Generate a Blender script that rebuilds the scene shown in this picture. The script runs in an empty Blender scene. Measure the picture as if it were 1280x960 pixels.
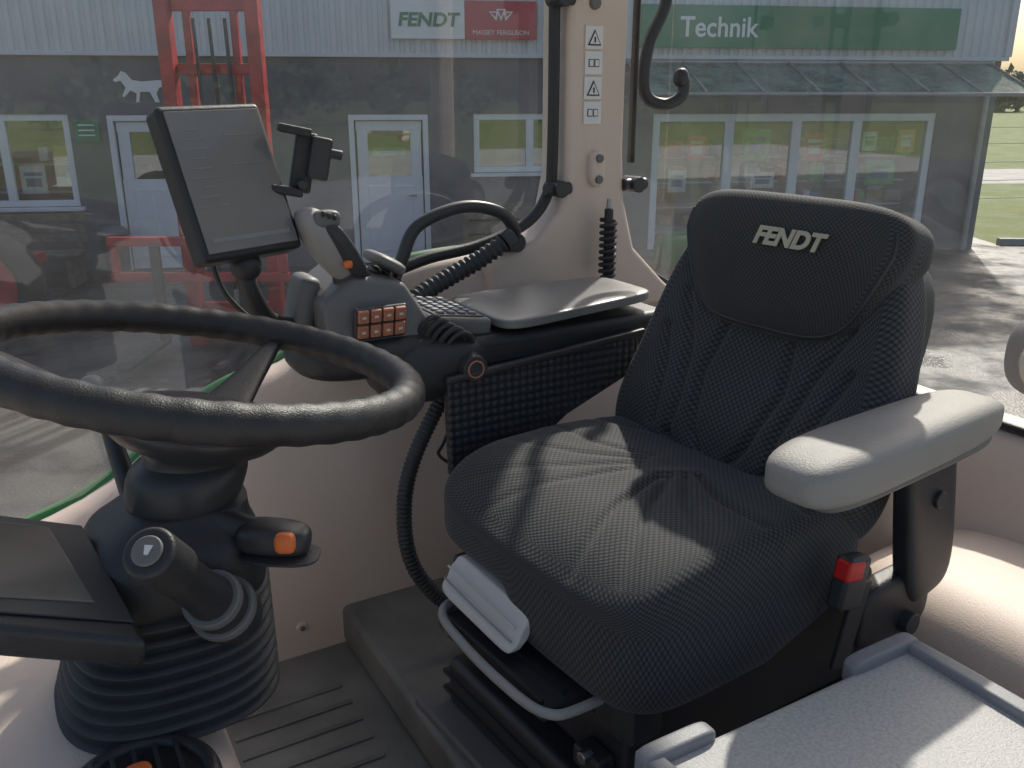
import bpy, bmesh, math, random
import numpy as np
from mathutils import Vector, Matrix, Euler
random.seed(3); rng=np.random.default_rng(5)
rad=math.radians
scene=bpy.context.scene
COL=scene.collection
# ---------------------------------------------------------------- frames
CAB=Matrix.Translation((0,0,1.5))@Matrix.Rotation(rad(210),4,'Z')      # x fwd, y left, z up from cab floor
SEAT=Matrix.Translation((.356,1.247,1.97))@Matrix.Rotation(rad(214.8),4,'Z')
FAC=Matrix.Translation((0,14,0))@Matrix.Rotation(rad(8.53),4,'Z')
EYE=Matrix.Translation((0,0,2.5))
I4=Matrix.Identity(4)
# ---------------------------------------------------------------- materials
def mat(name,col,rough=.5,metal=0,var=0,vscale=6,bump=0,bscale=150,spec=.5,coat=0,bdist=.002):
    m=bpy.data.materials.new(name); m.use_nodes=True
    nt=m.node_tree; N=nt.nodes; L=nt.links; p=N['Principled BSDF']
    p.inputs['Base Color'].default_value=(*col,1); p.inputs['Roughness'].default_value=rough
    p.inputs['Metallic'].default_value=metal; p.inputs['Specular IOR Level'].default_value=spec
    p.inputs['Coat Weight'].default_value=coat
    tc=N.new('ShaderNodeTexCoord')
    if var:
        n=N.new('ShaderNodeTexNoise'); n.inputs['Scale'].default_value=vscale; n.inputs['Detail'].default_value=4
        L.new(tc.outputs['Object'],n.inputs['Vector'])
        r=N.new('ShaderNodeValToRGB'); r.color_ramp.elements[0].position=.3; r.color_ramp.elements[1].position=.7
        r.color_ramp.elements[0].color=(*[c*(1-var) for c in col],1)
        r.color_ramp.elements[1].color=(*[min(1,c*(1+var)) for c in col],1)
        L.new(n.outputs['Fac'],r.inputs['Fac']); L.new(r.outputs['Color'],p.inputs['Base Color'])
        mr=N.new('ShaderNodeMapRange'); mr.inputs['To Min'].default_value=max(0,rough-.1); mr.inputs['To Max'].default_value=min(1,rough+.12)
        L.new(n.outputs['Fac'],mr.inputs['Value']); L.new(mr.outputs['Result'],p.inputs['Roughness'])
    if bump:
        n2=N.new('ShaderNodeTexNoise'); n2.inputs['Scale'].default_value=bscale; n2.inputs['Detail'].default_value=2
        L.new(tc.outputs['Object'],n2.inputs['Vector'])
        b=N.new('ShaderNodeBump'); b.inputs['Strength'].default_value=bump; b.inputs['Distance'].default_value=bdist
        L.new(n2.outputs['Fac'],b.inputs['Height']); L.new(b.outputs['Normal'],p.inputs['Normal'])
    return m
def dotmat(name,c1,c2,scale,rough,strength=.6,dist=.002,rot=(0,0,.785),spec=.3,sheen=0,uv=True,dust_haze=.35):
    m=bpy.data.materials.new(name); m.use_nodes=True
    nt=m.node_tree;N=nt.nodes;L=nt.links;p=N['Principled BSDF']
    p.inputs['Roughness'].default_value=rough; p.inputs['Specular IOR Level'].default_value=spec
    p.inputs['Sheen Weight'].default_value=sheen
    tc=N.new('ShaderNodeTexCoord'); mp=N.new('ShaderNodeMapping'); mp.inputs['Rotation'].default_value=rot
    v=N.new('ShaderNodeTexVoronoi'); v.inputs['Scale'].default_value=scale; v.inputs['Randomness'].default_value=0
    if uv: v.voronoi_dimensions='2D'
    L.new(tc.outputs['UV' if uv else 'Object'],mp.inputs['Vector']); L.new(mp.outputs['Vector'],v.inputs['Vector'])
    r=N.new('ShaderNodeValToRGB'); r.color_ramp.elements[0].position=.2; r.color_ramp.elements[1].position=.6
    r.color_ramp.elements[0].color=(*c2,1); r.color_ramp.elements[1].color=(*c1,1)
    L.new(v.outputs['Distance'],r.inputs['Fac'])
    n=N.new('ShaderNodeTexNoise'); n.inputs['Scale'].default_value=9; n.inputs['Detail'].default_value=4
    L.new(tc.outputs['Object'],n.inputs['Vector'])
    mx=N.new('ShaderNodeMix'); mx.data_type='RGBA'; mx.blend_type='MULTIPLY'; mx.inputs[0].default_value=dust_haze
    L.new(r.outputs['Color'],mx.inputs[6]); L.new(n.outputs['Fac'],mx.inputs[7]); L.new(mx.outputs[2],p.inputs['Base Color'])
    b=N.new('ShaderNodeBump'); b.inputs['Strength'].default_value=strength; b.inputs['Distance'].default_value=dist; b.invert=True
    L.new(v.outputs['Distance'],b.inputs['Height']); L.new(b.outputs['Normal'],p.inputs['Normal'])
    return m
def glassmat(name,tint,gloss,dust_haze,rough=.02,dcol=(.8,.8,.78)):  # pale scattering film mixed into the glass to give a hazy view
    m=bpy.data.materials.new(name); m.use_nodes=True
    nt=m.node_tree;N=nt.nodes;L=nt.links
    N.remove(N['Principled BSDF']); out=N['Material Output']
    t=N.new('ShaderNodeBsdfTransparent'); t.inputs['Color'].default_value=(*tint,1)
    g=N.new('ShaderNodeBsdfGlossy'); g.inputs['Roughness'].default_value=rough; g.inputs['Color'].default_value=(.9,.95,.95,1)
    d=N.new('ShaderNodeBsdfDiffuse'); d.inputs['Color'].default_value=(*dcol,1)
    tl=N.new('ShaderNodeBsdfTranslucent'); tl.inputs['Color'].default_value=(*dcol,1)
    m0=N.new('ShaderNodeMixShader'); m0.inputs[0].default_value=.5
    L.new(d.outputs[0],m0.inputs[1]); L.new(tl.outputs[0],m0.inputs[2])
    m1=N.new('ShaderNodeMixShader'); m1.inputs[0].default_value=gloss
    m2=N.new('ShaderNodeMixShader')
    L.new(t.outputs[0],m1.inputs[1]); L.new(g.outputs[0],m1.inputs[2])
    L.new(m1.outputs[0],m2.inputs[1]); L.new(m0.outputs[0],m2.inputs[2])
    tc=N.new('ShaderNodeTexCoord'); n=N.new('ShaderNodeTexNoise'); n.inputs['Scale'].default_value=2.2; n.inputs['Detail'].default_value=6; n.inputs['Roughness'].default_value=.7
    L.new(tc.outputs['Object'],n.inputs['Vector'])
    mr=N.new('ShaderNodeMapRange'); mr.inputs['From Min'].default_value=.35; mr.inputs['From Max'].default_value=.7
    mr.inputs['To Min'].default_value=dust_haze*.4; mr.inputs['To Max'].default_value=dust_haze*1.9
    L.new(n.outputs['Fac'],mr.inputs['Value']); L.new(mr.outputs['Result'],m2.inputs[0])
    L.new(m2.outputs[0],out.inputs['Surface'])
    return m
M_BEIGE=mat('beige_plastic',(.72,.59,.495),.5,var=.05,vscale=3,bump=.25,bscale=500)
M_BLACK=mat('black_plastic',(.032,.032,.034),.42,var=.2,vscale=10,bump=.3,bscale=600)
M_BLACK2=mat('satin_black',(.042,.042,.045),.38,var=.15,vscale=14)
M_RUB=mat('black_rubber',(.042,.042,.044),.55,var=.25,vscale=12,bump=.2,bscale=300)
M_LEATHER=mat('wheel_rim_grain',(.030,.028,.028),.42,var=.25,vscale=25,bump=.6,bscale=700,bdist=.001)
M_GREY=mat('grey_plastic',(.165,.16,.155),.5,var=.08,bump=.2,bscale=500)
M_LGREY=mat('light_grey_plastic',(.36,.345,.325),.5,var=.05,bump=.25,bscale=500)
M_KEY=mat('key_grey',(.26,.26,.27),.5,var=.1)
M_ARM=mat('armrest_grey',(.31,.295,.270),.55,var=.08,vscale=8,bump=.35,bscale=400)
M_PAD=mat('arm_pad_foam',(.22,.215,.205),.36,var=.07,vscale=8,bump=.25,bscale=400)
M_FLOOR=mat('floor_rubber',(.19,.185,.165),.5,var=.32,vscale=7,bump=.4,bscale=250)
M_TRAY=mat('speckled_tray',(.44,.43,.41),.5,var=.18,vscale=260,bump=.4,bscale=500)
M_TRIM=mat('tray_rim',(.25,.25,.26),.5,var=.06,bump=.2,bscale=400)
M_WHITE=mat('white_paint',(.80,.80,.79),.45,var=.04)
M_CREAM=mat('cream_vinyl',(.74,.71,.68),.45,var=.05)
M_RED=mat('red_paint',(.42,.035,.035),.45,var=.3,vscale=5)
M_REDB=mat('red_button',(.7,.02,.02),.35,var=.05)
M_ORANGE=mat('orange_button',(.85,.20,.05),.4,var=.05)
M_ORB=mat('bronze_button',(.50,.20,.12),.45,var=.08)
M_GOLD=mat('champagne_embroidery',(.52,.48,.36),.5,var=.1,bump=.5,bscale=900)
M_GREEN=mat('green_paint',(.03,.16,.045),.35,var=.08)
M_SIGNG=mat('sign_green',(.01,.20,.10),.45,var=.05)
M_SIGNR=mat('sign_red',(.50,.015,.04),.45,var=.05)
M_SCREEN=mat('matte_screen',(.20,.197,.19),.16,var=.12,vscale=8,coat=.5)
M_SCRTXT=mat('screen_text',(.26,.26,.25),.3)
M_DASH=mat('dash_screen',(.17,.155,.135),.16,var=.25,vscale=6,coat=.4)  # grey-brown reflection put into the base colour
M_STEEL=mat('steel',(.4,.4,.4),.35,1,var=.1)
M_WALL=mat('grey_render',(.150,.147,.158),.85,var=.13,vscale=1.6,bump=.4,bscale=60,bdist=.01)
M_CLAD=mat('metal_cladding',(.62,.63,.65),.45,var=.06,vscale=1.5)
M_WOOD=mat('weathered_wood',(.16,.13,.10),.8,var=.3,vscale=9,bump=.4,bscale=60)
M_DARKIN=mat('shop_interior',(.45,.43,.40),.8,var=.3,vscale=1.5)
M_GALV=mat('galvanised',(.35,.36,.37),.45,.6,var=.1)
M_TYRE=mat('tyre',(.03,.03,.03),.8,var=.2)
M_GLASS=glassmat('cab_glass',(.95,.975,.965),.08,.05)
M_SHOP=glassmat('shop_glass',(.82,.87,.85),.25,.02)
M_CANOPY=glassmat('canopy_glass',(.50,.68,.62),.10,.40,.1,(.55,.75,.68))
M_FAB=dotmat('seat_fabric',(.022,.022,.023),(.098,.098,.100),150,.8,.6,.0015,sheen=.15)
M_FAB2=dotmat('headrest_fabric',(.026,.026,.027),(.080,.080,.082),190,.8,.5,.0012,sheen=.15)
M_MESHP=dotmat('pimpled_panel',(.028,.028,.033),(.06,.06,.07),75,.45,1,.004,(0,0,0),.5,uv=False)
# ---------------------------------------------------------------- builders
def root(name,loc=(0,0,0)):
    e=bpy.data.objects.new(name,None); e.empty_display_size=.1; e.location=loc; COL.objects.link(e); return e
def finish(name,me,parent,M,mats,smooth=True,bevel=0,bseg=3,sub=0):
    ob=bpy.data.objects.new(name,me); COL.objects.link(ob)
    for m in (mats if isinstance(mats,(list,tuple)) else [mats]): me.materials.append(m)
    for p in me.polygons: p.use_smooth=smooth
    if parent is not None:
        ob.parent=parent; ob.matrix_parent_inverse=Matrix.Translation(parent.location).inverted()
    ob.matrix_basis=M
    if bevel:
        b=ob.modifiers.new('b','BEVEL'); b.width=bevel; b.segments=bseg; b.limit_method='ANGLE'; b.angle_limit=rad(35)
        w=ob.modifiers.new('w','WEIGHTED_NORMAL'); w.keep_sharp=True
    return ob
def frompy(name,vs,fs,parent,M,mats,uvs=None,**k):
    me=bpy.data.meshes.new(name); me.from_pydata([tuple(v) for v in vs],[],fs); me.update()
    if uvs is not None:
        ul=me.uv_layers.new(name='UVMap'); ul.data.foreach_set('uv',[c for f in uvs for p in f for c in p])
    bm=bmesh.new(); bm.from_mesh(me); bmesh.ops.recalc_face_normals(bm,faces=bm.faces); bm.to_mesh(me); bm.free()
    return finish(name,me,parent,M,mats,**k)
BF=[(0,1,3,2),(4,6,7,5),(0,4,5,1),(2,3,7,6),(0,2,6,4),(1,5,7,3)]
def TR(c,rot):
    T=Matrix.Translation(c)
    if rot is not None: T=T@Euler([rad(a) for a in rot]).to_matrix().to_4x4()
    return T
def box(name,parent,M,c,s,m,bevel=.003,rot=None):
    x,y,z=[v/2 for v in s]
    vs=[(i*x,j*y,k*z) for i in(-1,1) for j in(-1,1) for k in(-1,1)]
    return frompy(name,vs,BF,parent,M@TR(c,rot),m,smooth=bool(bevel),bevel=min(bevel,min(s)*.45))
def boxes(name,parent,M,lst,m,bevel=0):
    vs=[];fs=[]
    for c,s in lst:
        o=len(vs);x,y,z=[v/2 for v in s]
        vs+=[(c[0]+i*x,c[1]+j*y,c[2]+k*z) for i in(-1,1) for j in(-1,1) for k in(-1,1)]
        fs+=[tuple(o+q for q in f) for f in BF]
    return frompy(name,vs,fs,parent,M,m,smooth=bool(bevel),bevel=bevel)
def prism(name,parent,M,pts,off,m,bevel=.003):
    n=len(pts); off=Vector(off); vs=[Vector(p) for p in pts]+[Vector(p)+off for p in pts]
    fs=[tuple(range(n)),tuple(range(2*n-1,n-1,-1))]+[(i,(i+1)%n,n+(i+1)%n,n+i) for i in range(n)]
    return frompy(name,vs,fs,parent,M,m,smooth=bool(bevel),bevel=bevel)
def catmull(P,n,closed=False):
    P=[np.array(p,float) for p in P]; N=len(P); out=[]
    for i in range(N if closed else N-1):
        if closed: p0,p1,p2,p3=P[i-1],P[i],P[(i+1)%N],P[(i+2)%N]
        else: p0,p1,p2,p3=P[max(i-1,0)],P[i],P[i+1],P[min(i+2,N-1)]
        for k in range(n):
            t=k/n
            out.append(.5*((2*p1)+(-p0+p2)*t+(2*p0-5*p1+4*p2-p3)*t*t+(-p0+3*p1-3*p2+p3)*t**3))
    if not closed: out.append(P[-1])
    return out
def sweep(name,parent,M,pts,r,m,seg=14,n=8,closed=False,mod=None,smoothpath=True):
    P=[tuple(p)+(r,) if len(p)==3 else tuple(p) for p in pts]
    Q=catmull(P,n,closed) if smoothpath else [np.array(p,float) for p in P]
    N=len(Q); pos=[Vector(q[:3]) for q in Q]
    tan=[]
    for i in range(N):
        a=pos[i-1] if (i>0 or closed) else pos[0]; b=pos[(i+1)%N] if (i<N-1 or closed) else pos[-1]
        t=(b-a); tan.append(t.normalized() if t.length>1e-9 else Vector((0,0,1)))
    up=Vector((0,0,1)) if abs(tan[0].z)<.9 else Vector((1,0,0))
    u=(up-tan[0]*up.dot(tan[0])).normalized(); vs=[];fs=[];L=0
    for i in range(N):
        u=(u-tan[i]*u.dot(tan[i])).normalized(); w=tan[i].cross(u)
        if i: L+=(pos[i]-pos[i-1]).length
        rr=Q[i][3]
        if mod: rr*=1+mod[1]*math.sin(2*math.pi*L/mod[0])
        for k in range(seg):
            a=2*math.pi*k/seg; vs.append(pos[i]+(u*math.cos(a)+w*math.sin(a))*rr)
    for i in range(N if closed else N-1):
        j=(i+1)%N
        for k in range(seg):
            fs.append((i*seg+k,i*seg+(k+1)%seg,j*seg+(k+1)%seg,j*seg+k))
    if not closed:
        fs.append(tuple(range(seg))); fs.append(tuple(range((N-1)*seg,N*seg)))
    return frompy(name,vs,fs,parent,M,m)
def cyl(name,parent,M,p0,p1,r0,r1,m,seg=32,bevel=.002):
    p0=Vector(p0);p1=Vector(p1);t=(p1-p0).normalized(); up=Vector((0,0,1)) if abs(t.z)<.9 else Vector((1,0,0))
    u=(up-t*up.dot(t)).normalized();w=t.cross(u);vs=[]
    for p,r in((p0,r0),(p1,r1)):
        for k in range(seg):
            a=2*math.pi*k/seg; vs.append(p+(u*math.cos(a)+w*math.sin(a))*r)
    fs=[(k,(k+1)%seg,seg+(k+1)%seg,seg+k) for k in range(seg)]+[tuple(range(seg)),tuple(range(seg,2*seg))]
    return frompy(name,vs,fs,parent,M,m,bevel=bevel)
def loft(name,parent,M,rings,m,seg=48,e=1.0,n=1):
    Q=catmull(rings,n) if n>1 else rings
    vs=[];fs=[]
    for q in Q:
        for k in range(seg):
            a=2*math.pi*k/seg; c=math.cos(a); s=math.sin(a)
            vs.append((q[0]+q[3]*math.copysign(abs(c)**e,c),q[1]+q[4]*math.copysign(abs(s)**e,s),q[2]))
    N=len(Q)
    for i in range(N-1):
        for k in range(seg): fs.append((i*seg+k,i*seg+(k+1)%seg,(i+1)*seg+(k+1)%seg,(i+1)*seg+k))
    fs.append(tuple(range(seg))); fs.append(tuple(range((N-1)*seg,N*seg)))
    return frompy(name,vs,fs,parent,M,m)
def puff(name,parent,M,warp,m,n=24,k=5.0,dims=None):
    vmap={};vs=[];fs=[];uvs=[]
    def vid(p):
        key=tuple(round(c,6) for c in p)
        if key not in vmap: vmap[key]=len(vs); vs.append(key)
        return vmap[key]
    lin=[math.tan(-math.pi/4*.98+math.pi/2*.98*i/n)/math.tan(math.pi/4*.98) for i in range(n+1)]
    for ax in range(3):
        for sg in(-1,1):
            for i in range(n):
                for j in range(n):
                    q=[];uq=[]
                    for (a,b) in((i,j),(i+1,j),(i+1,j+1),(i,j+1)):
                        p=[0,0,0];p[ax]=sg;p[(ax+1)%3]=lin[a];p[(ax+2)%3]=lin[b];q.append(vid(p))
                        if dims: uq.append((lin[a]*dims[(ax+1)%3],lin[b]*dims[(ax+2)%3]))
                    fs.append(q); uvs.append(uq)
    A=np.array(vs,float); nn=(np.abs(A)**k).sum(1)**(1/k); A=A/nn[:,None]
    return frompy(name,warp(A).tolist(),fs,parent,M,m,uvs=uvs if dims else None)
def pbox(name,parent,M,c,h,m,k=4,n=14,rot=None):
    H=np.array(h)
    return puff(name,parent,M@TR(c,rot),lambda q:q*H,m,n=n,k=k)
def text(name,parent,M,body,size,m,shear=0,extrude=.002,bold=0,sx=1):
    c=bpy.data.curves.new(name,'FONT'); c.body=body; c.size=size; c.extrude=extrude; c.align_x='CENTER'; c.align_y='CENTER'; c.shear=shear; c.offset=bold
    ob=bpy.data.objects.new(name,c); COL.objects.link(ob); c.materials.append(m)
    ob.parent=parent; ob.matrix_parent_inverse=Matrix.Translation(parent.location).inverted()
    ob.matrix_basis=M@Matrix.Diagonal((sx,1,1,1)); return ob
def pdist(X,Y,pl):
    d=np.full(X.shape,9.0)
    for a,b in zip(pl[:-1],pl[1:]):
        ax,ay=a;bx,by=b;vx,vy=bx-ax,by-ay;L=vx*vx+vy*vy
        t=np.clip(((X-ax)*vx+(Y-ay)*vy)/L,0,1); d=np.minimum(d,np.hypot(X-ax-t*vx,Y-ay-t*vy))
    return d
# ================================================================= GROUND
def groundmat(name,cols,scale,rmin,rmax,bump,bscale):
    m=bpy.data.materials.new(name);m.use_nodes=True;nt=m.node_tree;N=nt.nodes;L=nt.links;p=N['Principled BSDF']
    tc=N.new('ShaderNodeTexCoord');n=N.new('ShaderNodeTexNoise');n.inputs['Scale'].default_value=scale;n.inputs['Detail'].default_value=8;n.inputs['Roughness'].default_value=.65
    L.new(tc.outputs['Object'],n.inputs['Vector']);r=N.new('ShaderNodeValToRGB')
    r.color_ramp.elements[0].position=.32;r.color_ramp.elements[1].position=.7
    r.color_ramp.elements[0].color=(*cols[0],1);r.color_ramp.elements[1].color=(*cols[1],1)
    L.new(n.outputs['Fac'],r.inputs['Fac']);L.new(r.outputs['Color'],p.inputs['Base Color'])
    mr=N.new('ShaderNodeMapRange'); mr.inputs['From Min'].default_value=.38;mr.inputs['From Max'].default_value=.62;mr.inputs['To Min'].default_value=rmin;mr.inputs['To Max'].default_value=rmax
    L.new(n.outputs['Fac'],mr.inputs['Value']);L.new(mr.outputs['Result'],p.inputs['Roughness'])
    n2=N.new('ShaderNodeTexNoise');n2.inputs['Scale'].default_value=bscale;n2.inputs['Detail'].default_value=3;L.new(tc.outputs['Object'],n2.inputs['Vector'])
    b=N.new('ShaderNodeBump');b.inputs['Strength'].default_value=bump;b.inputs['Distance'].default_value=.03;L.new(n2.outputs['Fac'],b.inputs['Height']);L.new(b.outputs['Normal'],p.inputs['Normal'])
    return m
M_GRASS=groundmat('grass',((.07,.105,.02),(.18,.21,.045)),.8,.8,1,.8,14)
M_ASPH=groundmat('damp_asphalt',((.028,.028,.030),(.075,.073,.072)),1.0,.22,.85,.25,45)
M_ROADC=groundmat('pale_concrete',((.32,.305,.285),(.47,.455,.43)),1.0,.7,1,.3,40)
def sheet(name,pts,z,m):
    return frompy(name,[(x,y,z) for x,y in pts],[tuple(range(len(pts)))],None,I4,m,smooth=False)
sheet('ground',[(-400,-400),(400,-400),(400,600),(-400,600)],0,M_GRASS)
sheet('asphalt_yard',[(-40,1.5),(24,1.5),(24,14.6),(8.6,15.5),(8.6,40),(-40,40)],.004,M_ASPH)
sheet('bounce_apron',[(-30,-16),(24,-16),(24,1.5),(-30,1.5)],.008,M_ROADC)  # unseen pale slab, added to bounce sunlight into the cab
sheet('road',[(9,27),(60,27.5),(200,30),(200,36),(60,33.5),(9,32.5)],.004,M_ROADC)
kb=root('kerb',(15,15,0)); prism('kerb_stone',kb,I4,[(8.6,15.5,0),(24,14.6,0),(24,14.75,0),(8.6,15.65,0)],(0,0,.12),M_ROADC,.01)
fn=root('wire_fence',(14,21,0))
for i in range(12):
    x=9.5+i*2.4; cyl('post_%d'%i,fn,I4,(x,20+i*.5,0),(x,20+i*.5,1.9),.035,.03,M_GALV,12)
for z in(.3,.7,1.1,1.5,1.85): sweep('wire_%d'%int(z*100),fn,I4,[(9.5,20,z),(35.9,25.5,z)],.006,M_GALV,6,smoothpath=False)
M_LEAF=mat('leaves',(.075,.115,.03),.7,var=.5,vscale=.8)
def leafmass(name,centers,leaf,count,loc):
    vs=[];fs=[]
    for (cx,cy,cz,rx,ry,rz) in centers:
        k=int(count*max(.3,rx*rz))
        for _ in range(k):
            d=rng.normal(size=3);d/=np.linalg.norm(d);d*=rng.random()**.4*(0.8+.35*rng.random())
            p=np.array([cx+d[0]*rx,cy+d[1]*ry,max(.02,cz+d[2]*rz)])
            a=rng.normal(size=3);a/=np.linalg.norm(a);b=np.cross(a,rng.normal(size=3));b/=np.linalg.norm(b)
            s=leaf*(.5+rng.random());o=len(vs)
            vs+=[p-a*s,p-b*s*.5,p+a*s,p+b*s*.5];fs.append((o,o+1,o+2,o+3))
    me=bpy.data.meshes.new(name);me.from_pydata([tuple(v) for v in vs],[],fs);r=root(name,loc);finish('foliage',me,r,I4,M_LEAF,smooth=False);return r
cs=[]
for i in range(34): cs.append((-70+i*4.6+rng.random()*3,-46-rng.random()*8,2+rng.random()*1.5,2.4+rng.random()*1.2,2,1.5+rng.random()*1.6))
leafmass('distant_trees',cs,.4,34,(0,-48,0))
cs=[]
for i in range(60): cs.append((50+i*3.4+rng.random()*3,150+rng.random()*14,2+rng.random()*1.8,4,3,1.8+rng.random()*2.6))
leafmass('distant_trees',cs,.7,20,(150,160,0))
# ================================================================= BUILDING
B=root('dealership_building',(0,14,0))
S0,S1,ZC=-13.0,8.03,3.1
holes=[(-8.2,-6.38,.97,2.26),(-5.86,-4.7,0,2.24),(-2.46,-1.28,0,2.24),(-.59,1.15,1.38,2.25),(2.23,7.02,.12,2.24)]
xs=sorted(set([S0,S1]+[h[0] for h in holes]+[h[1] for h in holes])); zs=sorted(set([0,ZC]+[h[2] for h in holes]+[h[3] for h in holes]))
vs=[];fs=[]
def quad(a,b,c,d):
    o=len(vs);vs.extend([a,b,c,d]);fs.append((o,o+1,o+2,o+3))
for i in range(len(xs)-1):
    for j in range(len(zs)-1):
        cx=(xs[i]+xs[i+1])/2;cz=(zs[j]+zs[j+1])/2
        if any(h[0]<cx<h[1] and h[2]<cz<h[3] for h in holes): continue
        quad((xs[i],0,zs[j]),(xs[i+1],0,zs[j]),(xs[i+1],0,zs[j+1]),(xs[i],0,zs[j+1]))
for h in holes:
    a,b,c,d=h
    quad((a,0,c),(a,.2,c),(a,.2,d),(a,0,d));quad((b,0,c),(b,.2,c),(b,.2,d),(b,0,d));quad((a,0,d),(b,0,d),(b,.2,d),(a,.2,d));quad((a,0,c),(b,0,c),(b,.2,c),(a,.2,c))
quad((S1,0,0),(S1,14,0),(S1,14,ZC),(S1,0,ZC)); quad((S0,0,0),(S0,14,0),(S0,14,ZC),(S0,0,ZC)); quad((S0,14,0),(S1,14,0),(S1,14,5.3),(S0,14,5.3))
frompy('walls',vs,fs,B,FAC,M_WALL,smooth=False)
boxes('inner_walls',B,FAC,[((-2.5,2.6,1.5),(20.8,.1,3)),((-2.5,1.35,0),(20.8,2.3,.02)),((-2.5,1.35,2.9),(20.8,2.3,.05))],M_DARKIN)
vs=[];fs=[];x=S0-.05;prof=[(0,0),(.05,0),(.07,-.03),(.13,-.03)]
pts=[]
while x<S1+.05:
    for dx,dy in prof: pts.append((x+dx,dy-.05))
    x+=.15
for (a,b) in pts: vs+= [(a,b,ZC),(a,b,5.4)]
for i in range(len(pts)-1): fs.append((2*i,2*i+2,2*i+3,2*i+1))
frompy('cladding',vs,fs,B,FAC,M_CLAD,smooth=False)
box('side_cladding',B,FAC,(S1+.03,7,4.25),(.06,14,2.3),M_CLAD,0)
box('flashing',B,FAC,((S0+S1)/2,-.06,ZC-.03),(S1-S0+.1,.1,.06),M_CLAD,.005)
box('corner_trim',B,FAC,(S1+.03,-.05,4.25),(.12,.12,2.3),M_CLAD,.01)
box('roof',B,FAC,((S0+S1)/2,7,5.45),(S1-S0+.4,14.4,.12),M_GREY,.01)
def window(i,a,b,c,d,mull=[],fr=.07):
    L=[((a+b)/2,.06,c+fr/2,b-a,fr),((a+b)/2,.06,d-fr/2,b-a,fr),(a+fr/2,.06,(c+d)/2,fr,d-c-2*fr),(b-fr/2,.06,(c+d)/2,fr,d-c-2*fr)]
    for mx in mull: L.append((mx,.06,(c+d)/2,fr*1.3,d-c-2*fr))
    boxes('window_frame_%d'%i,B,FAC,[((l[0],l[1],l[2]),(l[3],.08,l[4])) for l in L],M_WHITE,.006)
    frompy('window_pane_%d'%i,[(a+fr,.065,c+fr),(b-fr,.065,c+fr),(b-fr,.065,d-fr),(a+fr,.065,d-fr)],[(0,1,2,3)],B,FAC,M_SHOP,smooth=False)
window(0,*holes[0],mull=[-7.3],fr=.09); window(3,*holes[3],mull=[.28],fr=.09); window(4,*holes[4],mull=[3.5,4.63,5.67],fr=.12)
box('sill_0',B,FAC,(-7.29,-.04,.94),(1.95,.14,.05),M_WHITE,.005); box('sill_1',B,FAC,(.28,-.04,1.35),(1.85,.14,.05),M_WHITE,.005)
boxes('door_rails',B,FAC,[((4.06,.05,.3),(.95,.07,.35)),((5.15,.05,.3),(.9,.07,.35))],M_WHITE,.006)
for i,(a,b) in enumerate(((-5.86,-4.7),(-2.46,-1.28))):
    boxes('door_frame_%d'%i,B,FAC,[((a+.04,.04,1.12),(.08,.1,2.24)),((b-.04,.04,1.12),(.08,.1,2.24)),(((a+b)/2,.04,2.2),(b-a-.16,.1,.08))],M_WHITE,.006)
    w=b-a-.2; cx=(a+b)/2
    boxes('door_leaf_%d'%i,B,FAC,[((cx,.07,.68),(w,.05,1.32)),((cx,.07,2.08),(w,.05,.14)),((a+.19,.07,1.67),(.16,.05,.68)),((b-.19,.07,1.67),(.16,.05,.68))],M_WHITE,.004)
    box('door_panel_%d'%i,B,FAC,(cx,.04,.7),(w-.3,.02,1.0),M_WHITE,.006)
    frompy('door_pane_%d'%i,[(a+.27,.08,1.34),(b-.27,.08,1.34),(b-.27,.08,2.01),(a+.27,.08,2.01)],[(0,1,2,3)],B,FAC,M_SHOP,smooth=False)
    cyl('door_handle_%d'%i,B,FAC,(b-.2,0,1.05),(b-.32,0,1.05),.012,.012,M_STEEL,12)
pal=[mat('goods_%d'%i,c,.6,var=.2) for i,c in enumerate([(.7,.05,.03),(.05,.45,.12),(.85,.83,.78),(.1,.15,.35),(.75,.35,.05),(.3,.25,.2),(.8,.8,.8)])]
for i in range(70):
    s=random.uniform(2.45,6.85) if i<58 else random.uniform(-8,-6.5)
    box('shop_goods_%d'%i,B,FAC,(s,random.uniform(.3,.8),random.choice([.42,.82,1.22,1.62])+.08),(random.uniform(.1,.32),.2,random.uniform(.12,.3)),pal[i%7],.01)
boxes('shop_shelves',B,FAC,[((s,.6,z),(1.0,.5,.025)) for s in(2.9,4.05,5.15,6.3,-7.7,-6.9) for z in(.35,.75,1.15,1.55)],M_WHITE,0)
for i,(s,z,w,h,k) in enumerate(((3.0,1.72,.3,.4,0),(4.0,1.75,.45,.5,1),(5.0,1.72,.35,.45,0),(4.15,1.2,.4,.25,2),(6.2,1.3,.5,.4,1),(-7.0,1.35,.35,.4,2),(2.7,1.2,.3,.35,2),(5.95,1.8,.25,.3,6),(-1.87,1.7,.5,.12,1),(6.6,1.8,.3,.35,4),(.75,1.75,.3,.35,2))):
    box('window_poster_%d'%i,B,FAC,(s,.095 if i not in(8,) else .10,z),(w,.004,h),pal[k],0)
    boxes('poster_print_%d'%i,B,FAC,[((s,.0915,z+h*.2),(w*.7,.002,h*.12)),((s,.0915,z-h*.1),(w*.6,.002,h*.3))],pal[(k+2)%7] if k!=2 else pal[3],0)
vs=[(1.75,-.05,3.0),(7.75,-.05,3.0),(7.75,-1.25,2.55),(1.75,-1.25,2.55)]
frompy('canopy_glass',vs,[(0,1,2,3)],B,FAC,M_CANOPY,smooth=False)
sweep('canopy_front_rail',B,FAC,[(1.7,-1.27,2.53),(7.8,-1.27,2.53)],.03,M_GALV,8,smoothpath=False)
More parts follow.
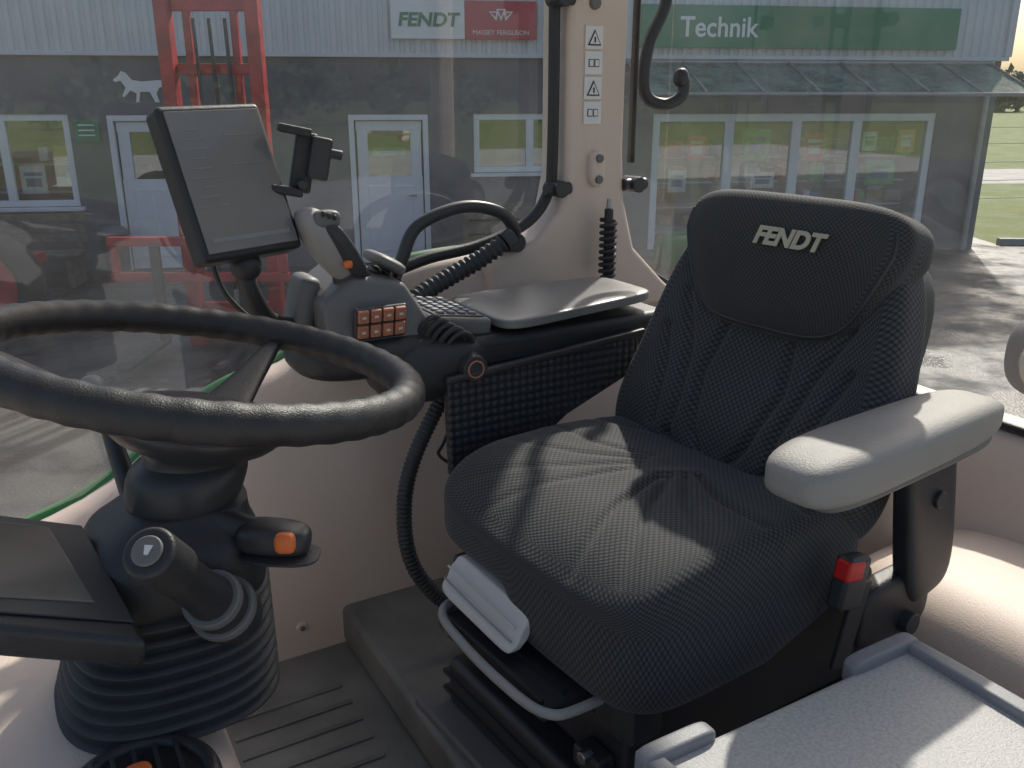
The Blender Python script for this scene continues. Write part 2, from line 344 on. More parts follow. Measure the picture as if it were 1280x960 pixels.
sweep('canopy_rear_rail',B,FAC,[(1.7,-.1,3.0),(7.8,-.1,3.0)],.04,M_GALV,8,smoothpath=False)
for i in range(8):
    s=1.75+i*6/7; sweep('canopy_rafter_%d'%i,B,FAC,[(s,-.08,3.01),(s,-1.25,2.565)],.02,M_GALV,8,smoothpath=False)
    if i%2==0: sweep('canopy_strut_%d'%i,B,FAC,[(s,-.02,2.5),(s,-1.0,2.62)],.015,M_GALV,8,smoothpath=False)
cyl('downpipe',B,FAC,(7.8,-.08,0),(7.8,-.08,3.05),.05,.05,M_GALV,16)
SG=root('dealer_sign',(0,13.8,3.5))
box('white_panel',SG,FAC,(-1.25,-.14,3.55),(1.06,.08,.52),M_WHITE,.005); box('red_panel',SG,FAC,(-.19,-.14,3.55),(1.05,.08,.52),M_SIGNR,.005)
RX=Matrix.Rotation(rad(90),4,'X')
text('lettering',SG,FAC@Matrix.Translation((-1.25,-.19,3.54))@RX,'FENDT',.25,M_SIGNG,.15,bold=.008,sx=1.12)
text('red_lettering',SG,FAC@Matrix.Translation((-.19,-.19,3.38))@RX,'MASSEY FERGUSON',.09,M_WHITE,sx=1.05)
for i,a in enumerate((-.11,0,.11)):
    prism('emblem_%d'%i,SG,FAC,[(-.19+a-.07,-.185,3.70-abs(a)*.3),(-.19+a+.07,-.185,3.70-abs(a)*.3),(-.19+a*.6,-.185,3.54)],(0,-.006,0),M_WHITE,0)
    prism('emblem_cut_%d'%i,SG,FAC,[(-.19+a-.04,-.192,3.685-abs(a)*.3),(-.19+a+.04,-.192,3.685-abs(a)*.3),(-.19+a*.7,-.192,3.59)],(0,-.004,0),M_SIGNR,0)
SG2=root('green_shop_sign',(4.5,14.5,3.5))
box('panel',SG2,FAC,(4.5,-.14,3.50),(5.15,.08,.60),M_SIGNG,.005)
text('lettering',SG2,FAC@Matrix.Translation((3.13,-.19,3.48))@RX,'Technik',.40,M_WHITE,0,bold=.006,sx=.95)
SG3=root('wall_notice',(-6.1,13,2)); box('panel',SG3,FAC,(-6.14,-.03,2.03),(.33,.02,.3),M_SIGNG,.003)
for i in range(3): box('line_%d'%i,SG3,FAC,(-6.14,-.045,2.11-i*.07),(.22,.004,.02),M_WHITE,0)
hz=[(0,0),(.03,.12),(-.02,.2),(-.12,.22),(-.2,.3),(-.17,.34),(-.08,.3),(0,.3),(.2,.28),(.34,.3),(.42,.4),(.48,.42),(.52,.36),(.6,.3),(.57,.27),(.5,.29),(.44,.2),(.5,.08),(.47,.07),(.38,.16),(.3,.12),(.32,0),(.28,0),(.25,.14),(.12,.14),(.06,0)]
HB=root('horse_emblem',(-5.5,13,2.6)); prism('silhouette',HB,FAC,[(-5.1-x*1.0,-.012,2.42+z*1.0) for x,z in hz],(0,-.01,0),M_WHITE,0)
BN=root('wooden_bench',(-6.6,12.3,0))
bl=[((-6.75,-.85-.13*i,.45),(1.25,.11,.04)) for i in range(4)]+[((-6.75,-.75,.62+.14*i),(1.25,.03,.11)) for i in range(3)]+[((s,-1.02,.22),(.08,.5,.42)) for s in(-7.25,-6.25)]+[((s,-.72,.65),(.07,.05,.6)) for s in(-7.25,-6.25)]
boxes('slats_and_legs',BN,FAC,bl,M_WOOD,.006)
TB=root('waste_bin',(-5.7,12.8,0)); 
loft('body',TB,FAC,[(-5.85,-.45,0,.15,.15),(-5.85,-.45,.02,.16,.16),(-5.85,-.45,.6,.19,.19),(-5.85,-.45,.62,.21,.21),(-5.85,-.45,.66,.21,.21),(-5.85,-.45,.72,.14,.14),(-5.85,-.45,.74,.03,.03)],M_GREY,24)
PL=root('wooden_planter',(.2,13,0))
boxes('planks',PL,FAC,[((.0,-1.0,.12+.2*i),(1.7,.6,.17)) for i in range(5)]+[((-.86,-1.31,.55),(.08,.06,1.1)),((.86,-1.31,.55),(.08,.06,1.1))],M_WOOD,.008)
LM=root('forklift_mast',(-2.9,9,0))
ml=[((-3.3,9,1.75),(.13,.16,3.5)),((-2.45,9,1.75),(.13,.16,3.5)),((-2.87,9.05,3.35),(.72,.08,.16)),((-2.87,9.05,2.75),(.72,.08,.1)),((-2.87,9.05,1.9),(.72,.08,.1)),((-2.87,9.05,.35),(.72,.1,.2)),((-3.1,9.06,2.1),(.07,.08,2.4)),((-2.65,9.06,2.1),(.07,.08,2.4))]
boxes('uprights',LM,I4,ml,M_RED,.01)
boxes('carriage',LM,I4,[((-3.15,8.82,1.12),(1.8,.09,.09)),((-3.15,8.82,.76),(1.8,.09,.09))]+[((x,8.82,.94),(.07,.07,.27)) for x in(-4.0,-3.6,-3.15,-2.7,-2.3)],M_RED,.01)
boxes('forks',LM,I4,[((-3.55,8.72,.6),(.1,.05,1.0)),((-2.7,8.72,.6),(.1,.05,1.0)),((-3.55,8.2,.11),(.1,1.0,.04)),((-2.7,8.2,.11),(.1,1.0,.04))],M_BLACK2,.005)
boxes('stabiliser_base',LM,I4,[((-3.3,9.5,.12),(.14,1.2,.2)),((-2.45,9.5,.12),(.14,1.2,.2))],M_RED,.01)
for x in(-3.02,-2.87,-2.72): sweep('hydraulic_hose',LM,I4,[(x,8.98,.6),(x+.03,8.93,2.0),(x,8.98,3.2)],.018,M_RUB,8)
cyl('lift_ram',LM,I4,(-2.87,9.02,.4),(-2.87,9.02,2.6),.04,.03,M_STEEL,16)
WL=root('farm_trailer',(-5.6,9,0))
def wheel(par,M,c,R,w,rim):
    c=Vector(c)
    vs=[];fs=[];seg=48;pr=[(.68,-.42),(.72,-.5),(.9,-.5),(.98,-.36),(1,-.1),(1,.1),(.98,.36),(.9,.5),(.72,.5),(.68,.42)]
    for k in range(seg):
        a=2*math.pi*k/seg
        for r,y in pr: vs.append((c.x+R*r*math.cos(a),c.y+w*y,c.z+R*r*math.sin(a)))
    n=len(pr)
    for k in range(seg):
        for i in range(n-1): fs.append((k*n+i,k*n+i+1,((k+1)%seg)*n+i+1,((k+1)%seg)*n+i))
    frompy('tyre',vs,fs,par,M,M_TYRE)
    cyl('rim',par,M,c+Vector((0,-w*.36,0)),c+Vector((0,w*.3,0)),R*.71,R*.71,rim); cyl('hub',par,M,c+Vector((0,-w*.46,0)),c+Vector((0,0,0)),R*.18,R*.22,M_STEEL)
wheel(WL,I4,(-5.55,9.2,.6),.56,.35,M_RED)
boxes('chassis',WL,I4,[((-7.9,9.5,.85),(3.4,.12,.18)),((-7.9,10.6,.85),(3.4,.12,.18)),((-5.9,10.05,.6),(.12,1.9,.12)),((-8.9,10.05,1.25),(3.2,1.9,.6))],M_RED,.01)
MW=root('ride_on_mower',(2.3,11.5,0)); MM=Matrix.Translation((2.75,11.6,0))@Matrix.Rotation(rad(25),4,'Z')
pbox('bonnet',MW,MM,(-.55,0,.60),(.42,.26,.24),M_GREEN,3.5); pbox('rear_body',MW,MM,(.35,0,.5),(.4,.33,.16),M_GREEN,4)
pbox('mower_deck',MW,MM,(-.05,0,.22),(.5,.5,.08),M_ORANGE,5); pbox('seat_base',MW,MM,(.3,0,.7),(.2,.22,.05),M_BLACK); pbox('seat_back',MW,MM,(.5,0,.88),(.05,.22,.2),M_BLACK)
pbox('grass_box',MW,MM,(.95,0,.6),(.25,.32,.25),M_ORANGE,5)
cyl('steering_post',MW,MM,(-.2,0,.6),(-.1,0,.88),.02,.02,M_BLACK,12); sweep('wheel_ring',MW,MM,[(-.1+.15*math.cos(a),.15*math.sin(a),.9+.05*math.cos(a)) for a in [i*math.pi/4 for i in range(8)]],.012,M_BLACK,8,closed=True)
for x,r in((-.7,.19),(.5,.26)):
    for y in(-.4,.4): wheel(MW,MM,(x,y,r),r,.16,M_LGREY)
# ================================================================= CAB SHELL
C=root('tractor_cab',(0.2,1.2,1.5))
path=[(.6,-1.52,.2),(.3,-1.52,.25),(-.05,-1.52,.34),(-.275,-1.52,.49),(-.43,-1.52,.545),(-.54,-1.52,.64),(-.65,-1.52,.695),(-.82,-1.52,.71),(-.99,-1.52,.705),(-1.15,-1.52,.66),(-1.26,-1.50,.60),(-1.34,-1.44,.55),(-1.38,-1.3,.50),(-1.39,-1.05,.48),(-1.39,-.74,.475),(-1.39,-.2,.475)]
Q=catmull(path,6); rows=16; vs=[];fs=[]
for i,q in enumerate(Q):
    a=Q[max(i-1,0)];b=Q[min(i+1,len(Q)-1)];t=Vector((b[0]-a[0],b[1]-a[1],0)).normalized(); nrm=Vector((t.y,-t.x,0))
    if nrm.dot(Vector((-.6-q[0],-.8-q[1],0)))<0: nrm=-nrm
    for j in range(rows+3):
        if j<=rows:
            f=j/rows; ins=.02+.075*(1-f)**.7+.02*math.sin(math.pi*f); z=f*(q[2]-.015)
            if f>.94: ins-=.006
        elif j==rows+1: ins=-.0;z=q[2]
        else: ins=-.09;z=q[2]-.005
        vs.append(Vector((q[0],q[1],z))+nrm*ins)
R3=rows+3
for i in range(len(Q)-1):
    for j in range(R3-1): fs.append((i*R3+j,(i+1)*R3+j,(i+1)*R3+j+1,i*R3+j+1))
frompy('side_and_rear_panel',vs,fs,C,CAB,M_BEIGE)
sweep('green_sill',C,CAB,[(q[0],q[1]-.07,q[2]-.010) for q in path[1:9]],.016,M_GREEN)
box('floor_pan',C,CAB,(-.4,-.8,-.03),(2.0,1.5,.06),M_FLOOR,.004)
box('raised_floor',C,CAB,(-.92,-.8,.04),(.94,1.3,.079),M_FLOOR,.012)
boxes('floor_ribs',C,CAB,[((-.30,-1.30+.05*i,.002),(.2,.010,.004)) for i in range(12)],M_FLOOR,.0015)
boxes('roof_frame',C,CAB,[((.42,-.9,1.62),(.36,1.5,.14)),((-1.32,-.9,1.62),(.36,1.5,.14)),((-.45,-1.56,1.62),(1.38,.18,.14)),((-.45,-.24,1.62),(1.38,.18,.14))],M_BEIGE,.03)
box('added_hatch_glass',C,CAB,(-.45,-.9,1.66),(1.38,1.14,.008),M_GLASS,0)  # hatch opening added out of view to let more sky light in
prism('rear_right_pillar',C,CAB,[(-.965,-1.46,1.56),(-.965,-1.46,.86),(-.95,-1.46,.79),(-.90,-1.46,.735),(-.80,-1.46,.70),(-.80,-1.46,.60),(-1.30,-1.46,.56),(-1.22,-1.46,.625),(-1.14,-1.46,.70),(-1.11,-1.46,.80),(-1.103,-1.46,.9),(-1.103,-1.46,1.56)],(0,-.10,0),M_BEIGE,.014)
box('rear_left_pillar',C,CAB,(-1.38,-.2,.85),(.07,.07,1.4),M_BEIGE,.02)
box('front_pillar',C,CAB,(.58,-1.5,.85),(.07,.07,1.45),M_BLACK,.02)
gp=[(.58,-1.535,.24),(.3,-1.535,.27),(-.05,-1.535,.36),(-.275,-1.535,.50),(-.43,-1.535,.56),(-.54,-1.535,.65),(-.65,-1.535,.70),(-.97,-1.535,.72),(-.97,-1.535,1.55),(.58,-1.535,1.55)]
frompy('side_glass',gp,[tuple(range(len(gp)))],C,CAB,M_GLASS,smooth=False)
rg=[(-1.09,-1.535,.68),(-1.2,-1.53,.63),(-1.3,-1.5,.58),(-1.37,-1.4,.53),(-1.4,-1.25,.5),(-1.41,-1.05,.485),(-1.41,-.24,.48)]
vs=[];fs=[]
for p in catmull(rg,4): vs+=[tuple(p),(p[0],p[1],1.55)]
for i in range(len(vs)//2-1): fs.append((2*i,2*i+2,2*i+3,2*i+1))
frompy('rear_quarter_glass',vs,fs,C,CAB,M_GLASS)
sweep('window_frame_bar',C,CAB,[(-.945,-1.48,1.55),(-.945,-1.48,1.2),(-.945,-1.48,.9),(-.935,-1.48,.82),(-.885,-1.48,.765),(-.78,-1.48,.73),(-.66,-1.48,.712),(-.55,-1.48,.67),(-.45,-1.48,.58)],.011,M_BLACK)
sweep('window_seal',C,CAB,[(q[0],q[1]+.01,q[2]+.006) for q in path[8:]],.008,M_BLACK)
sweep('quarter_window_bar',C,CAB,[(-1.15,-1.5,1.55),(-1.15,-1.5,1.2),(-1.15,-1.5,.87)],.008,M_BLACK)
for n_,(x,z) in enumerate(((-.945,.83),(-1.13,.83),(-.945,1.17),(-1.14,1.25))):
    cyl('hinge_%d'%n_,C,CAB,(x-.028,-1.46,z),(x+.028,-1.46,z),.012,.012,M_BLACK2,20); cyl('hinge_pin_%d'%n_,C,CAB,(x,-1.49,z),(x,-1.44,z),.016,.016,M_BLACK2,20)
sweep('coat_hook',C,CAB,[(-1.185,-1.45,1.25),(-1.18,-1.45,1.17),(-1.145,-1.45,1.10),(-1.135,-1.45,1.03),(-1.15,-1.45,.995),(-1.185,-1.44,.985),(-1.215,-1.43,1.0),(-1.22,-1.43,1.03),(-1.205,-1.43,1.045)],.012,M_BLACK2)
pbox('hook_tip',C,CAB,(-1.212,-1.43,1.035),(.014,.014,.018),M_BLACK2,2.5,10)
cyl('cable_guide_core',C,CAB,(-1.04,-1.42,.65),(-1.04,-1.42,.79),.009,.009,M_BLACK,16)
hel=[(-1.04+.014*math.cos(a),-1.42+.014*math.sin(a),.655+.115*a/(2*math.pi*9)) for a in [i*math.pi/6 for i in range(9*12)]]
sweep('cable_guide_coil',C,CAB,hel,.0045,M_BLACK,8,n=1)
cyl('cable_tip',C,CAB,(-1.04,-1.42,.79),(-1.04,-1.42,.81),.006,.005,M_STEEL,12)
ST=root('warning_stickers',tuple(CAB@Vector((-1.02,-1.455,1.04))))
for i in range(4):
    z=1.105-i*.045
    box('label_%d'%i,ST,CAB,(-1.02,-1.458,z),(.04,.002,.041),M_WHITE,0)
    if i%2==0:
        prism('triangle_%d'%i,ST,CAB,[(-1.035,-1.4565,z-.014),(-1.005,-1.4565,z-.014),(-1.02,-1.4565,z+.014)],(0,.001,0),M_BLACK,0)
        prism('triangle_fill_%d'%i,ST,CAB,[(-1.0312,-1.4555,z-.0115),(-1.0088,-1.4555,z-.0115),(-1.02,-1.4555,z+.009)],(0,.001,0),M_WHITE,0)
        box('mark_%d'%i,ST,CAB,(-1.02,-1.454,z-.004),(.003,.001,.01),M_BLACK,0)
    else:
        boxes('book_%d'%i,ST,CAB,[((-1.0265,-1.4565,z),(.011,.001,.014)),((-1.0135,-1.4565,z),(.011,.001,.014))],M_BLACK2,0); boxes('book_fill_%d'%i,ST,CAB,[((-1.0265,-1.4555,z),(.008,.001,.011)),((-1.0135,-1.4555,z),(.008,.001,.011))],M_WHITE,0)
pbox('latch_boss',C,CAB,(-1.03,-1.455,.865),(.017,.012,.034),M_BEIGE,3)
for dz in(-.02,.02): cyl('latch_screw_%d'%(dz*100),C,CAB,(-1.03,-1.45,.865+dz),(-1.03,-1.438,.865+dz),.008,.008,M_GREY,16)
cyl('pillar_screw',C,CAB,(-1.02,-1.465,1.165),(-1.02,-1.452,1.165),.013,.011,M_GREY,20)
def psurf(X,Z):
    q=min((abs(q[0]-X),i) for i,q in enumerate(Q) if q[1]<-1.5)[1]; q=Q[q]; f=min(1,Z/(q[2]-.015))
    return (X,q[1]+.02+.075*(1-f)**.7+.02*math.sin(math.pi*f)+.0003,Z)
for k,pl in enumerate(([(-.10,.16),(-.16,.25),(-.22,.33),(-.30,.42),(-.36,.50)],)):
    d=[]
    for a,b in zip(pl[:-1],pl[1:]):
        for t in(0,.33,.66): d.append(psurf(a[0]+(b[0]-a[0])*t,a[1]+(b[1]-a[1])*t))
    sweep('panel_seam_%d'%k,C,CAB,d,.0014,M_GREY,6,n=2)
for n_,(x,z) in enumerate(((-.37,.06),(-.33,.44))):
    y=psurf(x,z)[1]; cyl('fastener_%d'%n_,C,CAB,(x,y-.01,z),(x,y+.005,z),.012,.01,M_BEIGE,20); cyl('fastener_core_%d'%n_,C,CAB,(x,y,z),(x,y+.008,z),.005,.005,M_GREY,12)
pbox('round_socket',C,CAB,(-.50,-1.465,.535),(.035,.03,.012),M_BLACK2,2.2)
pbox('inner_fender',C,CAB,(-1.28,-.45,.13),(.24,.42,.20),M_BEIGE,4,20)
pbox('rear_shelf',C,CAB,(-1.30,-1.1,.1),(.10,.3,.33),M_BEIGE,5,16)
pbox('column_pedestal',C,CAB,(.24,-.75,.2),(.37,.42,.22),M_BEIGE,7,24)
RL=root('rear_work_lamp',(1.25,1.95,1.9)); pbox('housing',RL,I4,(1.25,1.95,1.93),(.10,.07,.10),M_GREY,2.6,18); cyl('lens',RL,I4,(1.22,1.90,1.93),(1.19,1.85,1.93),.07,.065,M_LGREY); cyl('stem',RL,I4,(1.25,1.97,1.3),(1.25,1.97,1.88),.02,.02,M_BLACK2,12); box('mount_plate',RL,I4,(1.15,1.9,1.3),(.5,.3,.04),M_BLACK2,.01)
GH=root('grab_handle',tuple(CAB@Vector((-.7,-1.42,.72))))
sweep('bar',GH,CAB,[(-.585,-1.44,.68),(-.598,-1.42,.73),(-.63,-1.42,.785),(-.715,-1.42,.812),(-.79,-1.42,.80),(-.83,-1.43,.765),(-.845,-1.46,.735)],.0115,M_BLACK2)
cyl('foot_0',GH,CAB,(-.585,-1.48,.68),(-.585,-1.43,.68),.02,.018,M_BLACK2); cyl('foot_1',GH,CAB,(-.845,-1.49,.735),(-.845,-1.44,.735),.02,.018,M_BLACK2)
RP=root('ribbed_cable_conduit',tuple(CAB@Vector((-.7,-1.42,.7))))
sweep('conduit',RP,CAB,[(-.79,-1.40,.745),(-.74,-1.41,.715),(-.68,-1.41,.69),(-.61,-1.40,.66),(-.55,-1.36,.62)],.016,M_RUB,16,n=24,mod=(.012,.13))
cyl('cap',RP,CAB,(-.79,-1.40,.745),(-.81,-1.40,.756),.02,.018,M_BLACK2)
# ================================================================= SEAT
S=root('driver_seat',tuple(SEAT@Vector((.2,0,-.47))))
cl=[]
for sg in(-1,1):
    for pl in ([(.20,.02),(.29,.045),(.42,.10)],[(.19,.03),(.28,.085),(.40,.17)],[(.17,.04),(.24,.11),(.30,.20)],[(.15,.045),(.19,.12),(.21,.21)],[(.05,.10),(.10,.15),(.13,.21)]):
        cl.append(([(a,b*sg) for a,b in pl],1.45 if sg>0 else .6))
def wc(q):
    x=.200+.232*q[:,0]; y=.004+.232*q[:,1]*(1-.08*np.clip(-q[:,0],0,1)); z=q[:,2].copy()
    front=np.clip((x-.31)/.12,0,1)
    top=.012+.020*np.abs(q[:,1])**3+.018*np.sin(np.clip(x/.42,0,1)*np.pi*.9)-.035*front**2
    s=1/(1+np.exp(-(y+.01)*120)); lo=-.096*(1-s)-.172*s
    lo=lo+.05*np.clip(-q[:,0],0,1)
    out=np.where(z>0,-.04+(top+.04)*z,-.04+(-lo-.04)*z)
    g=np.zeros_like(x)
    for pl,am in cl:
        r0=np.hypot(x-.17,y)/.25; fade=np.clip(1.3-r0,.15,1)
        g+=am*fade*(.0075*np.exp(-(pdist(x,y,pl)/.0075)**2)-.003*np.exp(-(pdist(x,y,pl)/.024)**2))
    out-=np.where(z>.3,g,0)
    return np.stack([x,y,out],1)
puff('cushion',S,SEAT,wc,M_FAB,n=100,k=7,dims=(.235,.238,.09))
al=rad(17); nv=np.array([math.cos(al),0,math.sin(al)]); p0=np.array([.035,0,-.075]); p1=np.array([-.105,0,.365])
blines=[]
for sg in(-1,1):
    for pl in ([(.15,.25),(.115,.17),(.095,.08),(.10,-.02)],[(.17,.19),(.145,.12),(.13,.04)],[(.06,.22),(.075,.14),(.05,.05),(.015,.0)]):
        blines.append([(a*sg,b) for a,b in pl])
blines.append([(-.10,.03),(-.05,-.01),(.05,-.01),(.10,.03)])
def wb(q):
    h=(q[:,2]+1)/2; w=.230-.05*h**1.6+.012*np.sin(h*3.1); th=.05*(1-.25*h)
    y=q[:,1]*w
    base=p0[None]+(p1-p0)[None]*h[:,None]
    bol=.035*np.abs(q[:,1])**3*(1-.5*h)+.02*np.exp(-((h-.25)/.18)**2)
    g=np.zeros_like(h); zz=h*.46-.06
    for pl in blines: g+=.011*np.exp(-(pdist(y,zz,pl)/.0075)**2)-.003*np.exp(-(pdist(y,zz,pl)/.022)**2)
    off=q[:,0]*th+np.where(q[:,0]>0,bol*q[:,0]-np.where(q[:,0]>.5,g,0),0)
    P=base+nv[None]*off[:,None]; P[:,1]=y
    return P
puff('backrest',S,SEAT,wb,M_FAB,n=90,k=5,dims=(.05,.22,.23))
def wh(q):
    h=(q[:,2]+1)/2; w=.118+.076*np.clip(h*1.5,0,1)**.7
    y=q[:,1]*w+.008; base=(p0+(p1-p0)*.60)[None]+((p1-p0)*.435)[None]*h[:,None]
    base=base+nv[None]*(.030)
    off=q[:,0]*(.030+.030*h); off=off+np.where(q[:,0]>0,.010*np.sin(np.clip(h,0,1)*math.pi),0)-.018*np.abs(q[:,1])**3*np.clip(q[:,0],0,1)
    P=base+nv[None]*off[:,None]; P[:,1]=y
    return P
puff('headrest_pad',S,SEAT,wh,M_FAB2,n=54,k=5,dims=(.05,.19,.10))
def edgepts(fn,k,qx,th0,th1,n):
    A=[]
    for i in range(n+1):
        t=rad(th0+(th1-th0)*i/n); A.append((qx,math.cos(t),math.sin(t)))
    A=np.array(A); nn=(np.abs(A[:,1:])**k).sum(1)**(1/k); A[:,1:]/=nn[:,None]; A/= ((np.abs(A)**k).sum(1)**(1/k))[:,None]
    return fn(A).tolist()
sweep('headrest_piping',S,SEAT,edgepts(wh,5,.86,-215,35,60),.0026,M_BLACK2,8,n=1)
upv=Vector(p1-p0).normalized(); n3=Vector((upv.z,0,-upv.x)); 
Tm=Matrix(((0,upv.x,n3.x,0),(1,upv.y,n3.y,0),(0,upv.z,n3.z,0),(0,0,0,1)))
tp=Vector(p0+(p1-p0)*.885)+n3*.0935; tp.y=.040
text('embroidered_lettering',S,SEAT@Matrix.Translation(tp)@Tm,'FENDT',.034,M_GOLD,.2,extrude=.0008,bold=.0015,sx=1.08)
pbox('back_shell',S,SEAT,(-.075,0,.11),(.035,.195,.23),M_BLACK,5,16,rot=(0,-17,0))
def wa(q):
    x=.062+.200*q[:,0]; f=(q[:,0]+1)/2
    y=.272+(.050+.004*f)*q[:,1]; z=.128+.026*q[:,2]*(1.0+.25*f)+.012*(1-f)
    return np.stack([x,y,z],1)
puff('near_armrest',S,SEAT,wa,M_ARM,n=30,k=4.0)
def wa2(q):
    x=.05+.175*q[:,0]; f=(q[:,0]+1)/2
    return np.stack([x,.272+.040*q[:,1],.100+.012*q[:,2]+.012*(1-f)],1)
puff('armrest_underside',S,SEAT,wa2,M_GREY,n=20,k=5)
pbox('armrest_bracket',S,SEAT,(-.055,.262,-.0),(.055,.018,.13),M_BLACK,4,14,rot=(0,12,0)); pbox('bracket_foot',S,SEAT,(-.02,.25,-.13),(.08,.02,.05),M_BLACK,4)
cyl('bracket_bolt',S,SEAT,(-.05,.27,.03),(-.05,.286,.03),.012,.012,M_BLACK2,20)
cyl('belt_anchor',S,SEAT,(-.03,.25,-.15),(-.03,.285,-.15),.016,.016,M_BLACK2,20)
box('belt_strap',S,SEAT,(.09,.266,-.115),(.035,.006,.12),M_BLACK,.002,rot=(0,-15,0))
box('buckle_body',S,SEAT,(.115,.271,-.040),(.045,.024,.07),M_BLACK2,.006,rot=(0,-12,0)); box('buckle_button',S,SEAT,(.121,.274,-.020),(.034,.022,.026),M_REDB,.004,rot=(0,-12,0))
prism('base_upper',S,SEAT,[(.40,-.19,-.20),(.40,-.19,-.27),(-.08,-.19,-.30),(-.08,-.19,-.12),(.30,-.19,-.12)],(0,.38,0),M_BLACK,.01)
box('base_lower',S,SEAT,(.17,0,-.34),(.50,.40,.085),M_BLACK2,.014)
box('base_plinth',S,SEAT,(.17,0,-.387),(.58,.47,.02),M_GREY,.005)
boxes('base_grooves',S,SEAT,[((.17,0,-.325),(.508,.408,.006)),((.17,0,-.355),(.508,.408,.006))],M_BLACK)
for yy in(-.17,.17): box('slide_rail_%d'%(yy>0),S,SEAT,(.16,yy,-.135),(.46,.03,.03),M_STEEL,.004)
boxes('rail_stops',S,SEAT,[((.38,-.17,-.15),(.05,.06,.05)),((.38,.17,-.17),(.05,.07,.06)),((.30,-.22,-.17),(.07,.03,.04)),((.415,-.17,-.235),(.03,.05,.03)),((.415,.15,-.245),(.03,.05,.03))],M_BLACK2,.006)
for yy in(-.17,.15): cyl('stop_bolt_%d'%(yy*100),S,SEAT,(.42,yy,-.235),(.437,yy,-.235),.009,.009,M_STEEL,6)
sweep('adjust_handle',S,SEAT,[(.30,-.135,-.150),(.43,-.135,-.157),(.472,-.115,-.159),(.484,-.05,-.161),(.486,.05,-.164),(.474,.125,-.167),(.43,.145,-.166),(.30,.145,-.162)],.0065,M_LGREY,12)
box('under_tray',S,SEAT,(.38,0,-.175),(.19,.25,.02),M_BLACK2,.006)
boxes('tray_ribs',S,SEAT,[((.33+.035*i,0,-.163),(.006,.23,.010)) for i in range(5)],M_BLACK)
def wd(q):
    f=(q[:,1]+1)/2
    return np.stack([.438+.010*q[:,0]+.016*q[:,2]*-1,-.052+.088*q[:,1],-.112+.024*q[:,2]+.002*np.sin(q[:,2]*7)-.012*f],1)
puff('document_pouch',S,SEAT,wd,M_CREAM,n=24,k=9)
sweep('pouch_fold',S,SEAT,[(.449,-.135,-.100),(.451,-.05,-.106),(.449,.030,-.114)],.0018,M_CREAM,8)
sweep('pouch_fold_low',S,SEAT,[(.456,-.135,-.116),(.458,-.05,-.122),(.456,.030,-.130)],.0015,M_LGREY,8)
# ================================================================= RIGHT CONSOLE
K=root('armrest_console',tuple(CAB@Vector((-.8,-1.25,.5))))
def wp(q):
    x=-.822+.160*q[:,0]; f=(q[:,0]+1)/2
    y=-1.275+(.085+.03*f)*q[:,1]; z=.655+.010*q[:,2]+.012*(1-f)
    return np.stack([x,y,z],1)
puff('forearm_pad',K,CAB,wp,M_PAD,n=24,k=7)
box('console_body',K,CAB,(-.80,-1.275,.605),(.42,.19,.07),M_BLACK,.015)
boxes('console_grooves',K,CAB,[((-.80,-1.275,.62),(.424,.194,.003)),((-.80,-1.275,.60),(.424,.194,.003))],M_BLACK2)
prism('pimpled_side_panel',K,CAB,[(-.555,-1.16,.585),(-.92,-1.16,.615),(-.93,-1.16,.55),(-.78,-1.16,.49),(-.70,-1.16,.435),(-.56,-1.16,.42)],(0,-.02,0),M_MESHP,.006)
box('panel_rib',K,CAB,(-.74,-1.155,.602),(.38,.012,.012),M_BLACK2,.004,rot=(0,4.5,0))
box('keypad',K,CAB,(-.605,-1.285,.655),(.105,.17,.03),M_GREY,.008,rot=(0,-8,0))
KM=CAB@Matrix.Translation((-.605,-1.285,.672))@Matrix.Rotation(rad(-8),4,'Y')
box('keypad_panel',K,KM,(0,0,-.001),(.085,.15,.003),M_BLACK2,.001)
boxes('keypad_keys',K,KM,[((-.028+.019*i,-.06+.02*j,.002),(.012,.011,.005)) for i in range(4) for j in range(7)],M_KEY,.002)
pbox('wrist_housing',K,CAB,(-.56,-1.24,.595),(.10,.075,.055),M_BLACK,3)
pbox('front_housing',K,CAB,(-.475,-1.27,.625),(.13,.09,.035),M_BLACK,3.2)
prism('control_block',K,CAB,[(-.39,-1.20,.645),(-.545,-1.20,.635),(-.55,-1.20,.675),(-.515,-1.215,.735),(-.44,-1.22,.75),(-.385,-1.215,.715)],(0,-.16,0),M_GREY,.012)
box('button_plate',K,CAB,(-.465,-1.197,.682),(.082,.01,.052),M_BLACK2,.004,rot=(-12,0,0))
BM=CAB@Matrix.Translation((-.465,-1.190,.683))@Matrix.Rotation(rad(-12),4,'X')
boxes('bronze_buttons',K,BM,[((-.029+.0193*i,0,.012-.024*j),(.0165,.008,.020)) for i in range(4) for j in range(2)],M_ORB,.002)
boxes('button_marks',K,BM,[((-.029+.0193*i,.0042,.012-.024*j),(.006,.001,.0035)) for i in range(4) for j in range(2)],M_CREAM,0)
for i in range(4): pbox('rocker_%d'%i,K,CAB,(-.528+.018*i,-1.285,.742-abs(i-2)*.004),(.006,.018,.007),M_BLACK2,3,8)
JS=root('joystick',tuple(CAB@Vector((-.41,-1.25,.75))))
def jw(q):
    t=(q[:,2]+1)/2; r=.019+.010*np.sin(t*2.6)+.005*t
    return np.stack([-.435+.055*t+r*q[:,0]*.95,-1.25+.01*t+r*1.15*q[:,1],.735+.115*t],1)
puff('grip',JS,CAB,jw,M_LGREY,n=18,k=2.8)
def jw2(q):
    t=(q[:,2]+1)/2
    return np.stack([-.452+.05*t+.016*q[:,0],-1.225+.012*t+.013*q[:,1],.745+.085*t],1)
puff('grip_inlay',JS,CAB,jw2,M_BLACK2,n=12,k=3)
